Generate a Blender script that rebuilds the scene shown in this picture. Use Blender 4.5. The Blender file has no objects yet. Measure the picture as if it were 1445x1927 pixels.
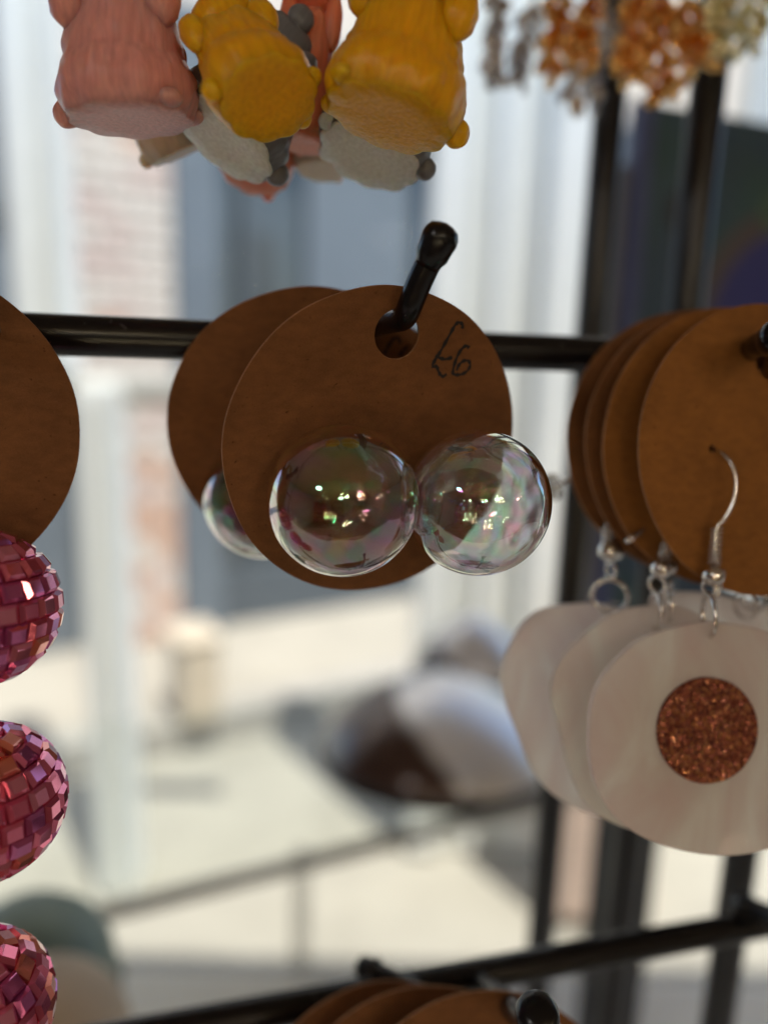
import bpy, bmesh, math, random
from mathutils import Vector, Matrix, noise
R = math.radians
random.seed(7)
sc = bpy.context.scene
col = sc.collection

# ------------------------------------------------------------------ camera
CX, CY, F = 722.5, 963.5, 1400.0            # photograph centre and focal length in its pixels
U = Vector((0.0308, 0.9801, 0.196)).normalized()      # world up seen in camera axes
r1 = (Vector((1, 0, 0)) - U * U.x).normalized()
r2 = U.cross(r1)
M = Matrix((r1, r2, U))                     # camera axes -> world axes
CAM = Vector((0, 0, 1.5))
cd = bpy.data.cameras.new("camera")
cam = bpy.data.objects.new("camera", cd); col.objects.link(cam)
cam.matrix_world = Matrix.Translation(CAM) @ M.to_4x4()
cd.sensor_fit = 'VERTICAL'; cd.sensor_height = 36; cd.sensor_width = 36
cd.lens = F / 1927 * 36
cd.clip_start = 0.005; cd.clip_end = 300
cd.dof.use_dof = True; cd.dof.focus_distance = 0.0985; cd.dof.aperture_fstop = cd.lens / 4.5
sc.camera = cam

# ------------------------------------------------------------------ world and sun
SUN_EL = R(70); SUN_DIR = Vector((0.58, -0.81, 0)).normalized()
sun_vec = Vector((SUN_DIR.x * math.cos(SUN_EL), SUN_DIR.y * math.cos(SUN_EL), math.sin(SUN_EL)))
w = bpy.data.worlds.new("World"); sc.world = w; w.use_nodes = True
nt = w.node_tree; bg = nt.nodes['Background']
sky = nt.nodes.new('ShaderNodeTexSky'); sky.sky_type = 'NISHITA'; sky.sun_disc = False
sky.sun_elevation = SUN_EL
sky.sun_rotation = math.atan2(SUN_DIR.x, SUN_DIR.y)
nt.links.new(sky.outputs[0], bg.inputs[0]); bg.inputs[1].default_value = 0.15
sl = bpy.data.lights.new("sun", 'SUN'); sl.energy = 3.4; sl.angle = R(0.5); sl.color = (1, .95, .87)
so = bpy.data.objects.new("sun", sl); col.objects.link(so)
so.rotation_euler = (-sun_vec).to_track_quat('-Z', 'Y').to_euler()
sc.view_settings.view_transform = 'Standard'; sc.view_settings.look = 'None'
sc.view_settings.exposure = 0.85
sc.render.engine = 'CYCLES'
sc.cycles.use_denoising = True
sc.cycles.max_bounces = 14; sc.cycles.transmission_bounces = 12; sc.cycles.glossy_bounces = 8
sc.cycles.diffuse_bounces = 5; sc.cycles.transparent_max_bounces = 16
sc.cycles.sample_clamp_indirect = 6
sc.cycles.caustics_reflective = True; sc.cycles.caustics_refractive = True
sc.cycles.blur_glossy = 0.3

# ------------------------------------------------------------------ helpers
def P(px, py, D):
    """world point seen at photograph pixel (px,py), D millimetres in front of the lens"""
    d = D / 1000
    return CAM + M @ Vector(((px - CX) / F * d, -(py - CY) / F * d, -d))
def V(x, up, depth):
    """camera-relative direction -> world direction"""
    return (M @ Vector((x, up, -depth))).normalized()
def hitz(px, py, z):
    d = M @ Vector(((px - CX) / F, -(py - CY) / F, -1))
    return CAM + d * ((z - CAM.z) / d.z)
def hity(px, py, p0, n):
    d = M @ Vector(((px - CX) / F, -(py - CY) / F, -1))
    return CAM + d * ((p0 - CAM).dot(n) / d.dot(n))

def nodes(name):
    m = bpy.data.materials.new(name); m.use_nodes = True
    t = m.node_tree; return m, t, t.nodes['Principled BSDF'], t.nodes, t.links
def sock(t, v, s):
    if isinstance(v, (int, float)): s.default_value = v
    elif isinstance(v, tuple): s.default_value = (*v[:3], 1)
    else: t.links.new(v, s)
def simple(name, c, rough=.5, metal=0, scale=200, var=.12, bump=.15, coat=0, spec=.5, bdist=.0005, stretch=(1,1,1), sub=0, subr=(1,.55,.3)):
    m, t, b, N, L = nodes(name)
    tc = N.new('ShaderNodeTexCoord'); mp = N.new('ShaderNodeMapping'); L.new(tc.outputs['Object'], mp.inputs[0])
    mp.inputs['Scale'].default_value = stretch
    nz = N.new('ShaderNodeTexNoise'); nz.inputs['Scale'].default_value = scale; nz.inputs['Detail'].default_value = 6
    L.new(mp.outputs[0], nz.inputs[0])
    mx = N.new('ShaderNodeMix'); mx.data_type = 'RGBA'
    L.new(nz.outputs[0], mx.inputs[0])
    mx.inputs[6].default_value = (*[max(0, x * (1 - var * 2)) for x in c], 1)
    mx.inputs[7].default_value = (*[min(1, x * (1 + var * 2)) for x in c], 1)
    L.new(mx.outputs[2], b.inputs['Base Color'])
    b.inputs['Roughness'].default_value = rough; b.inputs['Metallic'].default_value = metal
    b.inputs['Coat Weight'].default_value = coat; b.inputs['Specular IOR Level'].default_value = spec
    b.inputs['Coat Roughness'].default_value = .08
    if sub:
        b.inputs['Subsurface Weight'].default_value = sub; b.inputs['Subsurface Scale'].default_value = .006
        b.inputs['Subsurface Radius'].default_value = subr
    if bump:
        bp = N.new('ShaderNodeBump'); bp.inputs['Strength'].default_value = bump; bp.inputs['Distance'].default_value = bdist
        L.new(nz.outputs[0], bp.inputs['Height']); L.new(bp.outputs[0], b.inputs['Normal'])
    return m

def link(name, me, mat=None, parent=None, loc=None):
    o = bpy.data.objects.new(name, me); col.objects.link(o)
    if mat is not None and me is not None and not me.materials: me.materials.append(mat)
    if parent: o.parent = parent
    if loc is not None: o.location = loc
    return o
def thing(name, label, cat, loc=(0, 0, 0), group=None, rot=None):
    o = bpy.data.objects.new(name, None); col.objects.link(o); o.empty_display_size = .01
    o.location = loc
    if rot is not None: o.rotation_euler = rot.to_euler()
    o['label'] = label; o['category'] = cat
    if group: o['group'] = group
    return o
def bmesh_obj(name, bm, mat, parent=None, smooth=False, loc=None):
    me = bpy.data.meshes.new(name); bm.to_mesh(me); bm.free()
    if smooth:
        for p in me.polygons: p.use_smooth = True
    return link(name, me, mat, parent, loc)
def copy_tree(o, parent=None):
    c = o.copy(); col.objects.link(c); c.parent = parent
    for ch in list(o.children): copy_tree(ch, c)
    return c
def frame_of(z, x=None):
    """rotation whose local +Z is z and local +X is near x"""
    z = z.normalized()
    x = x if x is not None else Vector((1, 0, 0))
    x = (x - z * x.dot(z)).normalized(); y = z.cross(x)
    return Matrix((x, y, z)).transposed()

def tube(bm, pts, r, seg=10, caps=True, closed=False):
    """tube along pts (Vectors); r a number or list"""
    n = len(pts); rs = r if isinstance(r, (list, tuple)) else [r] * n
    rings = []; prev = None
    for i, p in enumerate(pts):
        if closed: t = (pts[(i + 1) % n] - pts[i - 1])
        else: t = pts[min(i + 1, n - 1)] - pts[max(i - 1, 0)]
        t.normalize()
        if prev is None:
            a = Vector((0, 0, 1)) if abs(t.z) < .9 else Vector((1, 0, 0))
            u = (a - t * a.dot(t)).normalized()
        else: u = (prev - t * prev.dot(t)).normalized()
        prev = u; v = t.cross(u)
        rings.append([bm.verts.new(p + (u * math.cos(k * 2 * math.pi / seg) + v * math.sin(k * 2 * math.pi / seg)) * rs[i]) for k in range(seg)])
    for i in range(n if closed else n - 1):
        a, b = rings[i], rings[(i + 1) % n]
        for k in range(seg):
            bm.faces.new((a[k], a[(k + 1) % seg], b[(k + 1) % seg], b[k]))
    if caps and not closed:
        bm.faces.new(rings[0][::-1]); bm.faces.new(rings[-1])
def smooth_path(pts, n=8):
    out = []
    for i in range(len(pts) - 1):
        p0 = pts[max(i - 1, 0)]; p1 = pts[i]; p2 = pts[i + 1]; p3 = pts[min(i + 2, len(pts) - 1)]
        for k in range(n):
            t = k / n
            out.append(.5 * ((2 * p1) + (p2 - p0) * t + (2 * p0 - 5 * p1 + 4 * p2 - p3) * t * t + (3 * p1 - p0 - 3 * p2 + p3) * t ** 3))
    out.append(pts[-1].copy()); return out
def sphere(bm, c, r, seg=24, rings=16, mat=None):
    mtx = Matrix.Translation(c) @ (mat.to_4x4() if mat is not None else Matrix.Identity(4))
    s = r if isinstance(r, (tuple, list)) else (r, r, r)
    bmesh.ops.create_uvsphere(bm, u_segments=seg, v_segments=rings, radius=1, matrix=mtx @ Matrix.Diagonal((*s, 1)))
def box(bm, lo, hi, mtx=None, bev=0):
    lo, hi = Vector(lo), Vector(hi)
    r = bmesh.ops.create_cube(bm, size=1, matrix=Matrix.Translation((lo + hi) / 2) @ Matrix.Diagonal((*(hi - lo), 1)))
    if bev:
        ed = {e for v in r['verts'] for e in v.link_edges}
        rr = bmesh.ops.bevel(bm, geom=list(ed), offset=bev, segments=2, affect='EDGES', profile=.6)
        vs = list({v for f in rr['faces'] for v in f.verts} | {v for v in r['verts'] if v.is_valid})
    else: vs = r['verts']
    if mtx is not None: bmesh.ops.transform(bm, matrix=mtx, verts=vs)
def torus(bm, c, rot, Rr, r, seg=24, s2=8):
    pts = [c + rot @ Vector((math.cos(k * 2 * math.pi / seg) * Rr, math.sin(k * 2 * math.pi / seg) * Rr, 0)) for k in range(seg)]
    tube(bm, pts, r, s2, closed=True)
def poly_with_holes(outlines, th, bevel=0, res=2):
    """flat plate in local XY from closed outlines (first outer, rest holes), thickness th"""
    cu = bpy.data.curves.new("tmp", 'CURVE'); cu.dimensions = '2D'; cu.fill_mode = 'BOTH'
    cu.extrude = th / 2 - bevel; cu.bevel_depth = bevel; cu.bevel_resolution = res
    if bevel: cu.offset = -bevel
    for ol in outlines:
        sp = cu.splines.new('POLY'); sp.points.add(len(ol) - 1); sp.use_cyclic_u = True
        for p, q in zip(sp.points, ol): p.co = (q[0], q[1], 0, 1)
    o = bpy.data.objects.new("tmp", cu); col.objects.link(o)
    dg = bpy.context.evaluated_depsgraph_get()
    me = bpy.data.meshes.new_from_object(o.evaluated_get(dg))
    bpy.data.objects.remove(o); bpy.data.curves.remove(cu)
    me.materials.clear()
    return me
def circ(cx, cy, r, n=96, wob=0, seed=0):
    return [(cx + math.cos(2 * math.pi * k / n) * r * (1 + wob * noise.noise(Vector((math.cos(2 * math.pi * k / n) * 2, math.sin(2 * math.pi * k / n) * 2, seed)))),
             cy + math.sin(2 * math.pi * k / n) * r * (1 + wob * noise.noise(Vector((math.cos(2 * math.pi * k / n) * 2, math.sin(2 * math.pi * k / n) * 2, seed + 5))))) for k in range(n)]

# ------------------------------------------------------------------ materials
def kraft_mat(name, c):
    m, t, b, N, L = nodes(name)
    tc = N.new('ShaderNodeTexCoord')
    mp = N.new('ShaderNodeMapping'); mp.inputs['Scale'].default_value = (420, 900, 400); mp.inputs['Rotation'].default_value = (0, 0, R(8))
    L.new(tc.outputs['Object'], mp.inputs[0])
    f = N.new('ShaderNodeTexNoise'); f.inputs['Scale'].default_value = 1; f.inputs['Detail'].default_value = 5; L.new(mp.outputs[0], f.inputs[0])
    g = N.new('ShaderNodeTexNoise'); g.inputs['Scale'].default_value = 6000; g.inputs['Detail'].default_value = 3; L.new(tc.outputs['Object'], g.inputs[0])
    h = N.new('ShaderNodeTexNoise'); h.inputs['Scale'].default_value = 120; h.inputs['Detail'].default_value = 4; L.new(tc.outputs['Object'], h.inputs[0])
    sp = N.new('ShaderNodeTexNoise'); sp.inputs['Scale'].default_value = 1500; sp.inputs['Detail'].default_value = 2; L.new(tc.outputs['Object'], sp.inputs[0])
    rr = N.new('ShaderNodeValToRGB'); rr.color_ramp.elements[0].position = .68; rr.color_ramp.elements[1].position = .78; L.new(sp.outputs[0], rr.inputs[0])
    a1 = N.new('ShaderNodeMath'); a1.operation = 'ADD'; L.new(f.outputs[0], a1.inputs[0]); L.new(g.outputs[0], a1.inputs[1])
    a2 = N.new('ShaderNodeMath'); a2.operation = 'ADD'; L.new(a1.outputs[0], a2.inputs[0]); L.new(h.outputs[0], a2.inputs[1])
    mr = N.new('ShaderNodeMapRange'); mr.inputs[1].default_value = 1.0; mr.inputs[2].default_value = 2.0; mr.inputs[3].default_value = .68; mr.inputs[4].default_value = 1.32
    L.new(a2.outputs[0], mr.inputs[0])
    sc_ = N.new('ShaderNodeVectorMath'); sc_.operation = 'SCALE'; sc_.inputs[0].default_value = c; L.new(mr.outputs[0], sc_.inputs['Scale'])
    mx = N.new('ShaderNodeMix'); mx.data_type = 'RGBA'; L.new(rr.outputs[0], mx.inputs[0]); L.new(sc_.outputs[0], mx.inputs[6]); mx.inputs[7].default_value = (c[0] * .45, c[1] * .4, c[2] * .4, 1)
    L.new(mx.outputs[2], b.inputs['Base Color']); b.inputs['Roughness'].default_value = .72; b.inputs['Specular IOR Level'].default_value = .25
    bp = N.new('ShaderNodeBump'); bp.inputs['Strength'].default_value = .25; bp.inputs['Distance'].default_value = .0001
    L.new(a1.outputs[0], bp.inputs['Height']); L.new(bp.outputs[0], b.inputs['Normal'])
    tr = N.new('ShaderNodeBsdfTranslucent'); tr.inputs[0].default_value = (c[0] * 1.3, c[1] * .8, c[2] * .4, 1)
    ms = N.new('ShaderNodeMixShader'); ms.inputs[0].default_value = .12
    L.new(b.outputs[0], ms.inputs[1]); L.new(tr.outputs[0], ms.inputs[2]); L.new(ms.outputs[0], N['Material Output'].inputs[0])
    return m
KRAFT = kraft_mat("kraft_card", (.195, .080, .028))
KRAFT_B = kraft_mat("kraft_card_orange", (.29, .118, .028))
KRAFT_EDGE = kraft_mat("kraft_cut_edge", (.36, .18, .08))
INK = simple("black_ink", (.006, .004, .004), .7, bump=0)
BLACK = simple("black_gloss_enamel", (.004, .004, .006), .24, scale=1400, bump=.12, bdist=.0001, spec=.45)
BLACKM = simple("black_satin_enamel", (.005, .005, .008), .30, scale=500, bump=.08, bdist=.0002)
SILVER = simple("silver_metal", (.78, .76, .74), .18, 1, scale=2000, bump=.05, bdist=.00005)
DARKSILVER = simple("aged_silver", (.62, .61, .62), .17, 1, scale=2000)
COPPER = simple("copper_gold_metal", (1, .52, .18), .15, 1, scale=2000)
PALEGOLD = simple("pale_gold_metal", (1, .86, .55), .17, 1, scale=2000)

def glass_iris(name, seed):
    m, t, b, N, L = nodes(name)
    b.inputs['Base Color'].default_value = (1, 1, 1, 1); b.inputs['Roughness'].default_value = .0
    b.inputs['Transmission Weight'].default_value = 1; b.inputs['IOR'].default_value = 1.47
    tc = N.new('ShaderNodeTexCoord')
    nz = N.new('ShaderNodeTexNoise'); nz.inputs['Scale'].default_value = 70; nz.inputs['Detail'].default_value = 2; nz.inputs['Distortion'].default_value = .8
    mp = N.new('ShaderNodeMapping'); mp.inputs['Location'].default_value = (seed, seed * 2, 0); L.new(tc.outputs['Object'], mp.inputs[0]); L.new(mp.outputs[0], nz.inputs[0])
    mr = N.new('ShaderNodeMapRange'); mr.inputs[1].default_value = .3; mr.inputs[2].default_value = .7; mr.inputs[3].default_value = 280; mr.inputs[4].default_value = 720
    L.new(nz.outputs[0], mr.inputs[0]); L.new(mr.outputs[0], b.inputs['Thin Film Thickness']); b.inputs['Thin Film IOR'].default_value = 2.1
    nb = N.new('ShaderNodeTexNoise'); nb.inputs['Scale'].default_value = 160; nb.inputs['Detail'].default_value = 1; L.new(mp.outputs[0], nb.inputs[0])
    bp = N.new('ShaderNodeBump'); bp.inputs['Strength'].default_value = .32; bp.inputs['Distance'].default_value = .0012; L.new(nb.outputs[0], bp.inputs['Height']); L.new(bp.outputs[0], b.inputs['Normal'])
    return m
BUBBLE = glass_iris("iridescent_glass", 1.3)
BUBBLE_IN = glass_iris("iridescent_glass_inner", 4.1)
def pane_mat(name, tint, refl=.07, tr=1):
    m, t, b, N, L = nodes(name); N.remove(b)
    a = N.new('ShaderNodeBsdfTransparent'); a.inputs[0].default_value = (*tint, 1)
    g = N.new('ShaderNodeBsdfGlossy'); g.inputs['Roughness'].default_value = .02
    ms = N.new('ShaderNodeMixShader'); lw = N.new('ShaderNodeLayerWeight'); pw = N.new('ShaderNodeMath'); pw.operation = 'POWER'; pw.inputs[1].default_value = 5; L.new(lw.outputs['Facing'], pw.inputs[0])
    fr = N.new('ShaderNodeMath'); fr.operation = 'MULTIPLY_ADD'; fr.inputs[1].default_value = .9; fr.inputs[2].default_value = refl * .45; L.new(pw.outputs[0], fr.inputs[0])
    L.new(fr.outputs[0], ms.inputs[0]); L.new(a.outputs[0], ms.inputs[1]); L.new(g.outputs[0], ms.inputs[2])
    L.new(ms.outputs[0], N['Material Output'].inputs[0]); return m
PANE = pane_mat("window_glass", (.97, .98, .97), .003)
ACRYLIC = pane_mat("acrylic", (.95, .95, .94), .04)
SHELFGLASS = pane_mat("shelf_glass", (.955, .97, .96), .02)

# ================================================================== OUTSIDE: street and the building opposite
STONE = simple("pale_paving_stone", (.37, .34, .285), .8, scale=3, var=.10, bump=.3, bdist=.004)
ROADM = simple("worn_pale_road", (.35, .33, .28), .85, scale=5, var=.10, bump=.3, bdist=.004)
KERBM = simple("kerb_stone", (.36, .34, .31), .8, scale=12, var=.1)
MORTAR = simple("mortar", (.55, .50, .45), .9, scale=60)
BRICKS = [simple("pale_pink_brick", (.62, .50, .44), .85, scale=40, var=.1, bump=.3, bdist=.003),
          simple("cream_brick", (.66, .59, .52), .85, scale=40, var=.1, bump=.3, bdist=.003),
          simple("orange_brick", (.60, .40, .30), .85, scale=40, var=.12, bump=.3, bdist=.003)]
SLATE = simple("blue_grey_paint", (.095, .135, .185), .5, scale=8, var=.1)
SLATED = simple("dark_grey_paint", (.085, .10, .115), .5, scale=8, var=.1)
SLATEL = simple("light_blue_grey_paint", (.14, .165, .19), .5, scale=8, var=.08)
DGLASS = simple("dark_shop_glass", (.07, .08, .085), .08, scale=4, bump=0, spec=.8)
WHITE = simple("white_paint", (.80, .82, .80), .5, scale=20, var=.04, bump=.1, bdist=.001)
OFFWHITE = simple("off_white_paint", (.66, .67, .63), .55, scale=20, var=.05)
CREAM = simple("cream_paint", (.58, .50, .39), .6, scale=10, var=.06)

bm = bmesh.new(); box(bm, (-60, -60, -.30), (60, 60, 0)); 
g = bmesh_obj("ground", bm, ROADM); g['kind'] = 'structure'

# street frame: origin at the foot of the facade, X along the street (receding right), Y away from us
A = hitz(330, 1205, .12); B = hitz(790, 1132, .12)
SX = (B - A); SX.z = 0; SX.normalize(); SY = Vector((-SX.y, SX.x, 0))
SM = Matrix.Translation((A.x, A.y, 0)) @ Matrix(((SX.x, SY.x, 0), (SX.y, SY.y, 0), (0, 0, 1))).to_4x4()
SMi = SM.inverted()
def sx(px, py=1100, yl=0):                 # street X of a pixel on the facade plane
    p = hity(px, py, A + SY * yl, SY); return (SMi @ p).x
def sxz(px, py, yl=0):
    q = SMi @ hity(px, py, A + SY * yl, SY); return q.x, q.z
# pavement in front of the facade, its kerb
k1 = SMi @ hitz(200, 1405, .12); k2 = SMi @ hitz(620, 1292, .12)
ky = (k1.y + k2.y) / 2
bm = bmesh.new(); box(bm, (-30, ky + .15, -.2), (30, 12, .12), SM)
o = bmesh_obj("pavement", bm, STONE); o['kind'] = 'structure'
n_k = 0
kme = None
kr = thing("kerb", "", "kerb", (0, 0, 0)); del kr['label'], kr['category']; kr['kind'] = 'structure'
bm = bmesh.new(); box(bm, (-.448, .0, -.05), (.448, .148, .125), None, .012)
kme = bpy.data.meshes.new("kerb_stone"); bm.to_mesh(kme); bm.free(); kme.materials.append(KERBM)
for i in range(-6, 10):
    o = link("kerb_stone", kme, None, kr); o.matrix_basis = SM @ Matrix.Translation((i * .9, ky, random.uniform(-.002, .002)))

# --- brick pier of the building opposite
bld = thing("brick_building", "brick building across the street with blue grey shopfront between pale brick piers", "building", SM @ Vector((0, 0, .12)))
def in_bld(o):
    o.parent = bld; o.matrix_parent_inverse = Matrix.Translation(-bld.location); return o
x0, _ = sxz(150, 900); x1, _ = sxz(338, 900)
bm = bmesh.new(); box(bm, (x0 + .01, .02, .12), (x1 - .01, .4, 4.2), SM)
in_bld(bmesh_obj("pier_core", bm, MORTAR))
bl = (x1 - x0) / 3
bmes = []
for half in (0, 1):
    for mi, mt in enumerate(BRICKS):
        bm = bmesh.new(); L_ = bl * (.5 if half else 1) - .012
        box(bm, (-L_ / 2, -.0, -.0325), (L_ / 2, .10, .0325), None, .006)
        me = bpy.data.meshes.new("brick"); bm.to_mesh(me); bm.free(); me.materials.append(mt); bmes.append(me)
nb = 0
for r in range(34):
    z = .165 + r * .077
    xs = [(bl * .5, 0), (bl * 1.5, 0), (bl * 2.5, 0)] if r % 2 == 0 else [(bl * .25, 1), (bl, 0), (bl * 2, 0), (bl * 2.75, 1)]
    for xx, half in xs:
        zz = (z - .3) / 2.2
        mi = 2 if random.random() < (.45 if z < 1.05 else .04) else random.choice((0, 1, 1))
        o = link("brick", bmes[half * 3 + mi]); in_bld(o)
        o.matrix_basis = SM @ Matrix.Translation((x0 + xx, random.uniform(-.004, .003), z))
# upper wall above shopfront
bm = bmesh.new(); box(bm, (-8, .12, 3.0), (9, .5, 7.5), SM); in_bld(bmesh_obj("upper_wall", bm, BRICKS[1]))
# shopfront: stallriser, pilaster, mullions, glass
def sbox(name, xa, xb, ya, yb, za, zb, mat, bev=.006):
    bm = bmesh.new(); box(bm, (xa, ya, za), (xb, yb, zb), SM, bev); return in_bld(bmesh_obj(name, bm, mat))
xA = x1 + .004; xs1 = sx(422); xs2 = sx(470); xs3 = sx(588); xs4 = sx(690); xs5 = sx(790); xs6 = sx(1150)
sbox("pilaster", xA, xs1, 0, .35, .12, 3.0, SLATEL)
sbox("stallriser", xs1 + .003, xs6, .10, .35, .12, .42, SLATED)
sbox("shop_window", xs1 + .003, xs6, .16, .20, .424, 2.6, DGLASS, .001)
sbox("fascia", xs1 + .003, xs6, .06, .35, 2.604, 3.0, SLATED)
for xx, ww, mt in ((xs2, .05, SLATED), (xs3, .60, SLATEL), (xs5, .10, SLATE)):
    sbox("glazing_bar", xx, xx + ww, .11, .155, .426, 2.6, mt)
sbox("transom", xs1 + .11, xs6, .125, .15, 1.55, 1.60, SLATED)
# left of the brick pier: grey door bay, pale panel
xl = x0 - .004; xl2 = sx(-40); xl3 = sx(-400)
sbox("door_panel", xl2, xl, .10, .3, .12, 2.05, SLATEL)
sbox("door_head", xl3, xl, .05, .3, 2.054, 3.0, SLATED)
sbox("pale_panel", xl3, xl2 - .004, .06, .3, .12, 2.05, OFFWHITE)
# cream post box standing against the pier
bx = thing("utility_box", "cream painted box standing on the pavement beside the brick pier", "box", SM @ Vector((sx(370), 0, .12)))
def ppt(px, py, yl): q = SMi @ hity(px, py, A + SY * yl, SY); return q
a = SMi @ hitz(318, 1375, .124); b_ = SMi @ hitz(458, 1345, .124)
bm = bmesh.new(); box(bm, (a.x + .05, a.y - .02, .124), (b_.x - .09, a.y + .2, .45), SM, .02)
o = bmesh_obj("cabinet", bm, CREAM); o.parent = bx; o.matrix_parent_inverse = Matrix.Translation(-bx.location)
bm = bmesh.new(); box(bm, (a.x + .04, a.y - .03, .453), (b_.x - .08, a.y + .21, .47), SM, .005)
o = bmesh_obj("lid", bm, CREAM); o.parent = bx; o.matrix_parent_inverse = Matrix.Translation(-bx.location)

# --- white timber posts outside the window
def post(name, label, px0, px1, D, ylow, strips, z0=0, z1=2.5):
    """moulded white timber post between two pixel columns at depth D mm"""
    c = P((px0 + px1) / 2, 900, D); wdt = (px1 - px0) / F * D / 1000
    t = thing(name, label, "post", (c.x, c.y, 0), "white timber posts outside the window")
    bm = bmesh.new(); box(bm, (-wdt / 2, -.03, z0), (wdt / 2, .09, z1), None, .006); bmesh_obj("shaft", bm, WHITE, t)
    for (f0, f1, dp, mt) in strips:
        bm = bmesh.new(); box(bm, (-wdt / 2 + wdt * f0, -.03 - dp, z0 + .02), (-wdt / 2 + wdt * f1, -.0305, z1 - .03), None, .005)
        bmesh_obj("moulding", bm, mt, t)
    return t
post("timber_post", "wide moulded white post outside the window behind the glass bubble earrings", 792, 1062, 2150, 0,
     [(0, .22, .05, WHITE), (.27, .33, .015, OFFWHITE), (.42, .5, .03, WHITE), (.58, .64, .012, OFFWHITE), (.74, 1, .045, WHITE)])
lt = post("timber_post", "narrow white post outside the window left of the kraft cards", 152, 222, 1900, 0, [(.1, .45, .012, WHITE), (.7, .9, .01, OFFWHITE)], 0, P(187, 722, 1900).z)
ut = post("timber_post", "white upper post standing on the timber rail behind the pink charm", 58, 140, 1900, 0, [(.1, .5, .03, WHITE), (.75, 1, .01, OFFWHITE)], P(100, 700, 1900).z, 2.5)
rt = post("timber_post", "white post outside the window beyond the dark printed board", 1330, 1640, 2300, 0, [(.1, .3, .03, WHITE), (.5, .6, .02, OFFWHITE)])
c = P(1130, 1560, 1950); c.z = 0
t = thing("timber_planter", "peach painted timber planter outside the window between the black uprights", "planter", c)
PEACH = simple("peach_paint", (.66, .50, .41), .6, scale=14, var=.06)
for k in range(6):
    bm = bmesh.new(); box(bm, (-.09, 0, .05 + k * .155), (.155, .03, .20 + k * .155), None, .006); bmesh_obj("board", bm, PEACH, t)
bm = bmesh.new(); box(bm, (-.085, .033, .02), (.15, .25, .97), None, .006); bmesh_obj("inner_box", bm, PEACH, t)
# horizontal timber rail between them
za = P(300, 716, 2050).z
c = P(290, 714, 1925)
t = thing("timber_rail", "pale horizontal timber rail between the white posts behind the black wire rail", "rail", c)
bm = bmesh.new(); box(bm, (-.45, -.02, -.035), (.36, .05, .0), None, .005); bmesh_obj("bar", bm, OFFWHITE, t)
bm = bmesh.new(); box(bm, (-.45, .0, -.065), (.36, .03, -.038), None, .004); bmesh_obj("lower_moulding", bm, CREAM, t)

# ================================================================== THE SHOP ROOM
WOODD = simple("dark_wood", (.12, .06, .035), .5, scale=6, var=.25, stretch=(1, 1, 8))
PLASTER = simple("warm_plaster", (.27, .235, .225), .8, scale=6, var=.1)
CEIL = simple("ceiling_paint", (.34, .25, .18), .8, scale=6)
RX, RY0, RY1, RZ0, RZ1 = 2.2, -3.4, .95, .10, 2.25
def wallbox(name, lo, hi, mat):
    bm = bmesh.new(); box(bm, lo, hi); o = bmesh_obj(name, bm, mat); o['kind'] = 'structure'; return o
wallbox("floor", (-RX, RY0, .004), (RX, RY1, RZ0), WOODD)
wallbox("ceiling", (-RX - .1, RY0 - .1, RZ1), (RX + .1, RY1, RZ1 + .1), CEIL)
wallbox("wall_back", (-RX - .1, RY0 - .1, .004), (RX + .1, RY0, RZ1), PLASTER)
wallbox("wall_left", (-RX - .1, RY0, .004), (-RX, RY1, RZ1), PLASTER)
wallbox("wall_right", (RX, RY0, .004), (RX + .1, RY1, RZ1), PLASTER)
wallbox("wall_below_window", (-RX, RY1 - .12, RZ0), (RX, RY1, .42), OFFWHITE)
wallbox("wall_above_window", (-RX, RY1 - .12, 2.15), (RX, RY1, RZ1), OFFWHITE)
wn = thing("shop_window_frame", "large shop window pane looking out on the sunlit street", "window", (0, RY1 - .06, .42))
bm = bmesh.new(); box(bm, (-RX, -.003, 0), (RX, .003, 1.73)); bmesh_obj("pane", bm, PANE, wn)
bm = bmesh.new(); box(bm, (-RX, -.16, -.03), (RX, -.061, .025), None, .006); bmesh_obj("sill", bm, OFFWHITE, wn)
tb = thing("bounce_table", "unseen white table added under the wire rack to bounce light upward", "table", (0, .12, RZ0))  # unseen table added to reflect daylight up onto charms and bubbles
bm = bmesh.new(); box(bm, (-1.2, -.35, .94), (1.2, .33, .98), None, .006); bmesh_obj("bounce_tabletop", bm, WHITE, tb)
for sx_, sy_ in ((-1, -1), (-1, 1), (1, -1), (1, 1)):
    bm = bmesh.new(); box(bm, (sx_ * 1.14 - .03, sy_ * .3 - .03, 0), (sx_ * 1.14 + .03, sy_ * .3 + .03, .938), None, .004); bmesh_obj("leg", bm, WHITE, tb)
# furniture in the room behind the camera, seen only in the reflections
for i, (x, y, hgt, cc) in enumerate(((-1.6, -2.6, 1.7, (.30, .05, .07)), (-.3, -3.0, 2.0, (.10, .06, .05)), (1.3, -2.7, 1.5, (.28, .10, .05)))):
    t = thing("display_cabinet", ("red painted shop cabinet near the left wall behind the camera", "tall dark shop cabinet at the back wall behind the camera", "brown shop cabinet on the right behind the camera")[i], "cabinet", (x, y, RZ0))
    mt = simple("cabinet_paint", cc, .5, scale=9)
    bm = bmesh.new(); box(bm, (-.45, -.2, 0), (.45, -.17, hgt)); bmesh_obj("back_panel", bm, mt, t)
    for s in (-1, 1):
        bm = bmesh.new(); box(bm, (s * .45 - .015, -.168, 0), (s * .45 + .015, .2, hgt), None, .004); bmesh_obj("side_panel", bm, mt, t)
    for k in range(5):
        z = .1 + k * (hgt - .12) / 4
        bm = bmesh.new(); box(bm, (-.432, -.168, z), (.432, .2, z + .02), None, .003); bmesh_obj("shelf", bm, mt, t)
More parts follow.
